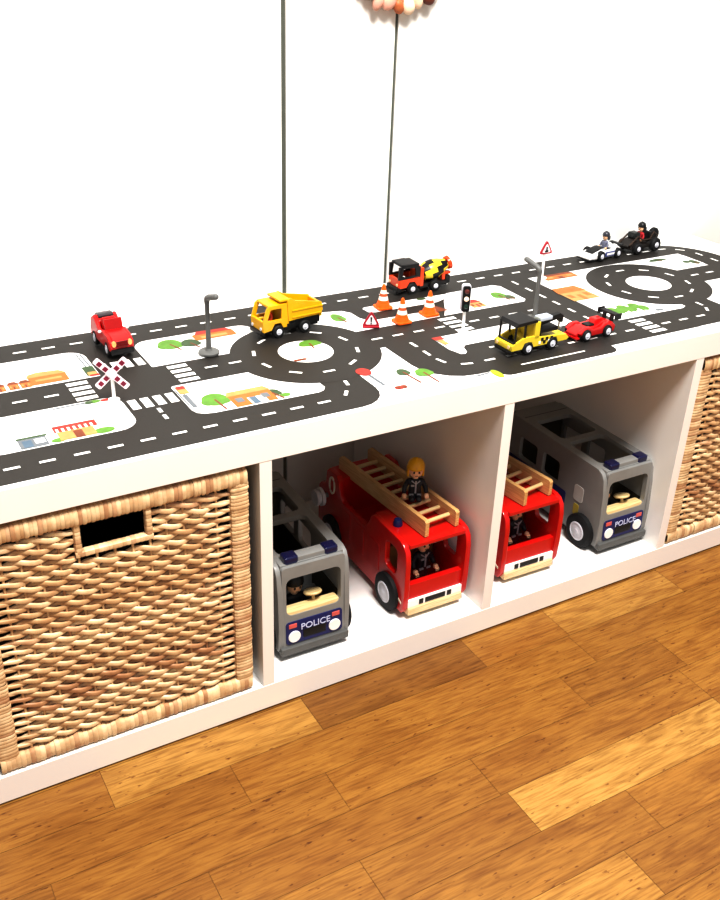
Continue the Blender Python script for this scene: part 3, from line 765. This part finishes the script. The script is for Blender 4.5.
# ---- tow truck
def tow_truck():
    t = thing('tow_truck', (.815, .069, TZ), 'small yellow tow truck with black roof and boom on the front road', 'toy truck', R(-90 + 2))
    MB().box(-13, 13, -44, 46, 6, 13, 1).box(-17, 17, -52, -44, 4, 9, 1.5).build('chassis', black, t)
    low = [(-50, 9), (-51, 17), (-30, 25), (-4, 25), (-4, 22), (46, 18), (52, 12), (48, 9), (32, 9), (28, 17), (16, 17), (12, 9), (-12, 9), (-16, 17), (-28, 17), (-32, 9)]
    mb = plates(18, 3, low, [], yellow_l, '', t)
    mb.box(-17, 17, -51, -40, 9, 18, 2).box(-17, 17, -10, -3, 12, 42, 1).box(-16, 16, -24, -10, 12, 20, 1).box(-16, 16, -4, 48, 14, 17, .5)
    mb.box(-18, -14, -12, -3, 20, 44, .8).box(14, 18, -12, -3, 20, 44, .8)
    mb.build('cab', yellow_l, t)
    mb = MB().prism([(-46, 42), (-42, 47), (-10, 48), (-8, 44), (-42, 42)], 'yz', -18, 18, bev=.6)
    for s_ in (-1, 1):
        mb.tube([(s_ * 16, -45, 17), (s_ * 16, -44, 44)], 1.6, 6); mb.tube([(s_ * 16, -28, 22), (s_ * 16, -28, 44)], 1.6, 6)
    mb.box(-17, 17, -47, -44, 17, 20, .5)
    mb.build('cab_roof', black, t)
    for i in range(6):
        for j in range(2):
            if (i + j) % 2: continue
            for s_ in (-1, 1):
                MB().box(s_ * 18.3 - .4, s_ * 18.3 + .4, 0 + 4.2 * i - 4, 4.2 * i, 12 + 4 * j, 16 + 4 * j).build('checker_mark', black if i % 4 else whitep, t)
    MB().box(-5, 5, 0, 12, 17, 36, 1).prism([(2, 30), (2, 38), (44, 44), (50, 40), (50, 30), (46, 30), (45, 37)], 'yz', -4.5, 4.5, bev=.8).box(-13, 13, 2, 34, 24, 30, 1).build('boom', black, t)
    MB().box(-7, 7, 6, 28, 38, 44, 1.5).build('boom_cover', mat('pale_blue_grey', (196, 204, 214), .3), t)
    MB().tube([(0, 47, 30), (0, 47, 22), (0, 50, 19), (0, 53, 21)], 1.3, 6).build('hook', grey_mid, t)
    for s_ in (-1, 1): MB().cyl((s_ * 12, -50.5, 14), 2.6, 1.4, (0, -1, 0), 12).build('headlight', amber, t)
    for y_ in (-22, 21):
        for x in (-16, 16): wheel(t, x, y_, 9, 8, hr=.55)
tow_truck()

def race_body(t, m, out, hw):
    mb = MB().prism(out, 'yz', -hw, hw, bev=2.2)
    return mb.build('body', m, t)
# ---- towed red racing car
def red_racer():
    t = thing('racing_car', (.921, .071, TZ), 'low red racing car with black rear spoiler behind the tow truck', 'toy car', R(-90 + 3))
    race_body(t, red2, [(-38, 5), (-39, 10), (-22, 18), (-10, 16), (2, 16), (16, 21), (28, 20), (39, 17), (40, 6)], 11)
    mb = MB()
    for s_ in (-1, 1): mb.prism([(-28, 5), (-36, 12), (-24, 19), (-14, 19), (-8, 15), (8, 15), (16, 20), (30, 20), (38, 14), (36, 5)], 'yz', s_ * 9, s_ * 17, bev=2)
    mb.prism([(0, 14), (4, 24), (16, 25), (26, 19), (26, 14)], 'yz', -6, 6, bev=1.5)
    mb.build('bodywork', red2, t)
    MB().box(-7, 7, -12, 3, 15, 18.5, 2).build('cockpit', black, t)
    MB().box(-18, 18, 34, 45, 27, 29.5, .8).box(-18.5, -17, 32, 46, 22, 31, .5).box(17, 18.5, 32, 46, 22, 31, .5).box(-9, -6, 34, 40, 15, 28).box(6, 9, 34, 40, 15, 28).build('rear_spoiler', black, t)
    MB().box(-15, 15, -40, -33, 3, 6, .8).build('front_lip', red2, t)
    for y_ in (-23, 20):
        for x in (-17, 17): wheel(t, x, y_, 8.5, 7, hr=.6)
    t.scale = (.95, .94, 1)
red_racer()

# ---- red convertible facing the room
def red_convertible():
    t = thing('convertible_car', (.301, .306, TZ), 'red open-topped toy car facing forward behind the railway crossing sign', 'toy car', R(3))
    mb = MB().prism([(-38, 9), (-39, 19), (-30, 24), (-12, 26), (-8, 14), (12, 14), (14, 29), (24, 34), (36, 30), (40, 20), (39, 8)], 'yz', -14, 14, bev=1.5)
    for s_ in (-1, 1): mb.prism([(-38, 8), (-39, 18), (-28, 24), (-10, 26), (-4, 24), (8, 24), (16, 30), (25, 34), (36, 29), (40, 18), (39, 8)], 'yz', s_ * 12, s_ * 19, bev=2.5)
    mb.build('body', red2, t)
    MB().box(-11, 11, 6, 13, 13, 34, 2.5).box(-11, 11, -4, 8, 13, 18, 2).build('seat', mat('seat_red', (196, 20, 20), .35), t)
    MB().prism([(-12, 25), (-10, 25), (-5, 36), (-7, 36)], 'yz', -14, 14, bev=.4).build('windscreen', mat('red_tint_glass', (168, 34, 34), .12), t)
    pts = [(-5 + 5 * cos(2 * pi * i / 16), -3 + 1.5 * sin(2 * pi * i / 16), 27 + 5 * sin(2 * pi * i / 16)) for i in range(16)]
    MB().tube(pts, .9, 6, True).build('steering_wheel', mat('dark_red', (120, 20, 22), .4), t)
    MB().prism([(17, 33.2), (20, 35), (30, 34.6), (35, 31.6), (34, 30), (18, 31)], 'yz', -12, 12, bev=.6).build('rear_window', glass_dark, t)
    for s_ in (-1, 1):
        MB().ball((s_ * 21.5, -8, 24), (3, 1.6, 1.8)).build('mirror', whitep, t)
        MB().cyl((s_ * 12.5, -37.5, 17), 3.4, 1.8, (0, -1, 0), 14).build('headlight', mat('peach_lens', (246, 190, 130), .2), t)
    MB().box(-18, 18, -41, -36, 5, 11, 1.5).box(-15, 15, -36, 38, 4, 9).build('chassis', black, t)
    for k in range(3): MB().box(-9, 9, -40, -38.6, 13 + 2.6 * k, 14.4 + 2.6 * k).build('grille_bar', mat('dark_red', (120, 20, 22)), t)
    for y_ in (-24, 24):
        for x in (-16, 16): wheel(t, x, y_, 8.5, 7)
    t.scale = (.86, .96, 1.22)
red_convertible()

# ---- white race car + black buggy near the wall
def white_racer():
    t = thing('racing_car', (1.197, .351, TZ), 'white and blue open racing car with a driver, left of the black buggy', 'toy car', R(-90 + 6))
    mb = MB().prism([(-44, 5), (-47, 9), (-34, 14), (-14, 19), (-6, 19), (-4, 12), (14, 12), (16, 22), (30, 20), (40, 15), (40, 5)], 'yz', -11, 11, bev=1.8)
    for s_ in (-1, 1): mb.prism([(-42, 4), (-44, 8), (-30, 14), (-16, 14), (-10, 16), (14, 17), (32, 16), (38, 10), (37, 4)], 'yz', s_ * 9, s_ * 17, bev=2)
    mb.box(-16, 16, -50, -40, 4, 9, 2)
    mb.build('body', whitep, t)
    MB().prism([(-38, 13.6), (-30, 16.8), (-14, 20.4), (-6, 20.2), (-6, 17), (-34, 12)], 'yz', -9.5, 9.5, bev=.4).box(-9, 9, -8, 14, 12, 17, 1).build('bonnet_panel', black, t)
    for s_ in (-1, 1):
        p = MB().prism(rrect(-10, 20, 6, 14, 2), 'yz', s_ * 17, s_ * 17.8).build('side_panel', mat('blue_panel', (70, 80, 138), .4), t)
        MB().prism([(-6, 8), (14, 8), (16, 12), (-6, 12)], 'yz', s_ * 17.8, s_ * 18.2).build('side_mark', whitep, p)
    MB().box(-17, 17, -51, -38, 3, 5, .8).box(-14, 14, 34, 42, 20, 22, .6).box(-8, -6, 34, 38, 12, 21).box(6, 8, 34, 38, 12, 21).build('wing', black, t)
    for y_ in (-22, 24):
        for x in (-17, 17): wheel(t, x, y_, 9, 8, hr=.5)
    t.scale = (.95, .93, 1)
white_racer()
figure((1.201, .351, TZ + .0125), R(-84), 'driver in grey suit and dark helmet sitting in the white racing car', 38, jacket=mat('suit_grey', (120, 122, 140), .5), helmet=mat('helmet_slate', (66, 66, 74), .3), seated=True, group='toy drivers')
def buggy():
    t = thing('buggy', (1.290, .357, TZ), 'black toy buggy with a driver in red, right of the white racing car', 'toy car', R(-90 + 4))
    mb = MB().prism([(-38, 8), (-40, 14), (-28, 24), (-10, 26), (-6, 14), (14, 14), (18, 24), (34, 26), (40, 14), (38, 7)], 'yz', -10, 10, bev=1.5)
    for s_ in (-1, 1): mb.prism([(-36, 8), (-34, 18), (-20, 22), (-8, 16), (10, 14), (18, 22), (32, 24), (38, 12), (36, 7)], 'yz', s_ * 9, s_ * 15, bev=1.5)
    mb.build('body', mat('buggy_black', (40, 34, 30), .35, var=.15), t)
    MB().box(-9, 9, -24, -8, 25, 36, 3).build('front_case', mat('case_black', (34, 38, 36), .3), t)
    mb = MB()
    for s_ in (-1, 1): mb.tube([(s_ * 12, -38, 16), (s_ * 12, -18, 30), (s_ * 12, -4, 22), (s_ * 12, 14, 22), (s_ * 12, 22, 34), (s_ * 12, 34, 26)], 1.5, 6)
    mb.build('roll_frame', mat('frame_brown', (74, 58, 46), .4), t)
    MB().box(-10, 10, 14, 20, 14, 34, 2).build('seat_back', black, t)
    MB().cyl((-4, 36, 25), 12, 8, 'x', 20, 1.5).build('spare_wheel', rubber, t)
    for x in (-17, 17): wheel(t, x, -22, 10, 9, hr=.45)
    for x in (-17, 17): wheel(t, x, 24, 12, 10, hr=.42)
buggy()
figure((1.291, .357, TZ + .0145), R(-86), 'driver in red jacket and black helmet sitting on the black buggy', 42, jacket=mat('jacket_red', (176, 34, 44), .5), helmet=black, seated=True, group='toy drivers')

# ---- traffic cones
def cone(loc, label):
    t = thing('traffic_cone', loc, label, 'traffic cone', random.uniform(-.3, .3), 'orange and white traffic cones')
    MB().prism(rrect(-12, 12, -12, 12, 4), 'xy', 0, 3, bev=.7).lathe([(11, 3), (9.4, 8), (9.2, 8)], (0, 0, 0), 'z', 24).build('base', orange_c, t)
    prof = [(9.2, 7, 0), (7.6, 13, 1), (6.2, 19, 2), (5.2, 23, 1), (3.9, 28.5, 0), (2.6, 34.5, 0), (1.6, 36.5, 0), (0, 36.8, 0)]
    MB().lathe(prof, (0, 0, 0), 'z', 24).build('striped_cone', [orange_c, mat('cone_white', (246, 236, 222), .35, var=.02), mat('cone_brown', (196, 104, 62), .35)], t)
cone((.709, .290, TZ), 'orange and white traffic cone furthest back, left of the mixer truck front wheel')
cone((.703, .227, TZ), 'orange and white traffic cone in front of the other two, near the low warning sign')
cone((.757, .237, TZ), 'orange and white traffic cone on the right, nearest to the traffic light')

# ---- street lamps
def lamp(loc, rz, label):
    t = thing('street_lamp', loc, label, 'toy street lamp', rz, 'grey street lamps')
    MB().lathe([(13.5, 0), (14, 1), (14, 3), (12, 4.5), (5, 5), (3.4, 8), (0, 8)], (0, 0, 0), 'z', 28).build('base', grey_lamp, t)
    MB().lathe([(3.8, 4), (3.1, 30), (2.9, 74), (0, 74)], (0, 0, 0), 'z', 14).build('pole', grey_lamp, t)
    MB().tube([(0, 0, 68), (0, 0, 74), (0, -2, 77), (0, -6, 79.5), (0, -25, 86)], [2.9, 3.7, 4.1, 4.0, 3.8], 12).ball((0, -25, 86), 3.8).build('lamp_arm', grey_lamp, t)
lamp((.4085, .236, TZ), R(6), 'grey street lamp standing left of the yellow dump truck')
lamp((.887, .152, TZ), R(180 + 16), 'grey street lamp standing behind the yellow tow truck')

# ---- traffic light
t = thing('traffic_light', (.762, .157, TZ), 'black traffic light on a white pole at the zebra crossing', 'toy traffic light', R(-24))
MB().lathe([(8, 0), (8, 2), (3, 3), (0, 3)], (0, 0, 0), 'z', 20).build('base', whitep, t)
MB().cyl((0, 0, 2), 2.3, 31, 'z', 12).build('pole', whitep, t)
MB().prism(rrect(-6.6, 6.6, 31, 71, 4), 'xz', -3, 4, bev=.6).build('back_plate', hubw, t)
hd = MB().prism(rrect(-5.4, 5.4, 32, 69, 3), 'xz', -6, -2, bev=.6).build('housing', black, t)
for z_, m_ in ((62, mat('lens_red_dim', (112, 62, 56), .2)), (51, mat('lens_lit', (252, 226, 196), .2, emit=.3)), (40, mat('lens_green_dim', (38, 62, 52), .2))):
    MB().lathe([(3.6, 0), (3.6, 1), (2, 2), (0, 2.3)], (0, -5.8, z_), (0, -1, 0), 16).build('lens', m_, hd)

# ---- railway crossing sign
t = thing('railway_crossing_sign', (.2545, .151, TZ), 'white cross-shaped railway crossing sign with dark red squares, in front of the red convertible', 'toy sign', R(-20))
MB().lathe([(7, 0), (7, 1.5), (2.4, 2.5), (0, 2.5)], (0, 0, 0), 'z', 18).build('base', whitep, t)
MB().cyl((0, 1.5, 2), 2.2, 36, 'z', 12).build('pole', whitep, t)
for a, d in ((R(45), -1.2), (R(-45), -3.2)):
    Mr = Matrix.Translation((0, 0, 36)) @ Matrix.Rotation(a, 4, 'Y')
    arm = MB().prism(rrect(-4.2, 4.2, -25, 25, 2), 'xz', d, d - 2, bev=.4, M=Mr).build('cross_arm', mat('sign_white_pink', (246, 232, 234), .35), t)
    for k in (-18, -9, 9, 18):
        MB().box(-2.6, 2.6, d - 2.5, d - 1.9, k - 2.6, k + 2.6, M=Mr).build('square_mark', maroon, arm)

# ---- triangular warning signs
def tri(r, cz, n=3, rnd=.18):
    P = [(r * cos(pi / 2 + 2 * pi * i / 3), cz + r * sin(pi / 2 + 2 * pi * i / 3)) for i in range(3)]
    out = []
    for i in range(3):
        a, b_, c = Vector(P[i - 1]), Vector(P[i]), Vector(P[(i + 1) % 3])
        for f in (0, .5, 1):
            p = (b_ + (a - b_) * rnd) * (1 - f) ** 2 + 2 * f * (1 - f) * b_ + (b_ + (c - b_) * rnd) * f ** 2
            out.append((p.x, p.y))
    return out
def warning(t, cz, r, foot=True, sym='!'):
    p = MB().prism(tri(r, cz), 'xz', -1.5, 1.5, bev=.3).build('sign_plate', redsign, t)
    MB().prism(tri(r * .68, cz), 'xz', -1.9, -1.4).build('sign_face', mat('sign_face_white', (244, 236, 236), .4), p)
    if sym == '!':
        MB().prism([(-1.2, cz + r * .38), (1.2, cz + r * .38), (.6, cz - r * .1), (-.6, cz - r * .1)], 'xz', -2.3, -1.8).box(-.8, .8, -2.3, -1.8, cz - r * .3, cz - r * .17).build('exclamation_mark', black, p)
    else:
        MB().box(-3.4, 3.4, -2.3, -1.8, cz - r * .28, cz - r * .1).box(-1.4, 1.4, -2.3, -1.8, cz - r * .1, cz + r * .28).build('symbol', black, p)
t = thing('warning_sign', (.652, .228, TZ), 'red-edged white triangular warning sign with exclamation mark standing low left of the cones', 'toy sign', R(-28))
MB().box(-12, 12, -4, 4, 0, 2.4, .6).build('base', redsign, t)
warning(t, 9.8, 15.5)
t = thing('warning_sign', (1.024, .301, TZ), 'small triangular warning sign on a tall white post near the wall', 'toy sign', R(-2))
MB().lathe([(7, 0), (7, 1.5), (2.4, 2.5), (0, 2.5)], (0, 0, 0), 'z', 18).build('base', whitep, t)
MB().lathe([(2.6, 2), (2.2, 46), (0, 46)], (0, 2.5, 0), 'z', 12).build('post', whitep, t)
warning(t, 49, 15.5, sym='junction')

# ---- wreath hanging at the top edge
t = thing('wreath', (.773, WY * S - .0075, .899), 'round pinkish brown wreath hanging on the white wall above the shelf', 'wreath')
MB().tube([(78 * cos(2 * pi * i / 40), 0, 78 * sin(2 * pi * i / 40)) for i in range(40)], 7, 10, True).build('ring', mat('wreath_twig', (150, 100, 70), .7, bump=.5), t)
wm = [mat('wreath_cream', (238, 214, 190), .5, var=.12), mat('wreath_rust', (190, 116, 72), .5, var=.2, bump=.4), mat('wreath_pink', (226, 178, 160), .5, var=.12), mat('wreath_brown', (116, 62, 44), .5, var=.2)]
for k in range(30):
    a = 2 * pi * k / 30 + .05; r_ = 79 + 4 * sin(k * 2.3)
    M_ = Matrix.Translation((r_ * cos(a), -5, r_ * sin(a))) @ Matrix.Rotation(-a + random.uniform(-.5, .5), 4, 'Y')
    mb = MB().ball((0, 0, 0), (12 + 2 * sin(k * 1.9), 7, 9 + 1.5 * cos(k * 2.7)), 14, 10, M=M_)
    mb.build('dried_pod', wm[(k * 7 + k // 3) % 4], t)

# ================================================================ light, camera
wd = bpy.data.worlds.new('World'); scn.world = wd; wd.use_nodes = True
bg = wd.node_tree.nodes['Background']; bg.inputs['Color'].default_value = (1., .985, .965, 1); bg.inputs['Strength'].default_value = .37
def area(name, loc, target, size, power, color=(1, .96, .9), sy=None):
    l = bpy.data.lights.new(name, 'AREA'); l.energy = power; l.size = size; l.color = color
    if sy: l.shape = 'RECTANGLE'; l.size_y = sy
    o = bpy.data.objects.new(name, l); col.objects.link(o); o.location = loc
    o.rotation_euler = (Vector(target) - Vector(loc)).to_track_quat('-Z', 'Y').to_euler()
    return o
area('ceiling_light', (.5, -.88, 2.5), (.65, 0, .3), .65, 70, (1, .985, .965))

cam = bpy.data.cameras.new('Camera'); co = bpy.data.objects.new('Camera', cam); col.objects.link(co)
Mc = Matrix(((0.8686216348084849, 0.21025210673613404, -0.44865410636218683), (-0.4943836911407371, 0.4278745053590859, -0.7566426987672437), (0.03288193237471643, 0.8790434911178939, 0.47560626493620717))).to_4x4()
co.matrix_world = Matrix.Translation((-0.02209501206262909, -0.8910744594247907, 0.9190898369862031)) @ Mc
cam.sensor_fit = 'VERTICAL'; cam.sensor_height = 36; cam.lens = 972.024593261183 / 900 * 36
cam.clip_start = .02
scn.camera = co
scn.view_settings.view_transform = 'Standard'
scn.view_settings.look = 'None'
scn.view_settings.exposure = .34
scn.view_settings.use_curve_mapping = True
cm = scn.view_settings.curve_mapping
cv = cm.curves[3]
cv.points[0].location = (0, 0); cv.points[-1].location = (1, 1)
cv.points.new(.12, .075); cv.points.new(.45, .47); cv.points.new(.75, .9)
cm.update()
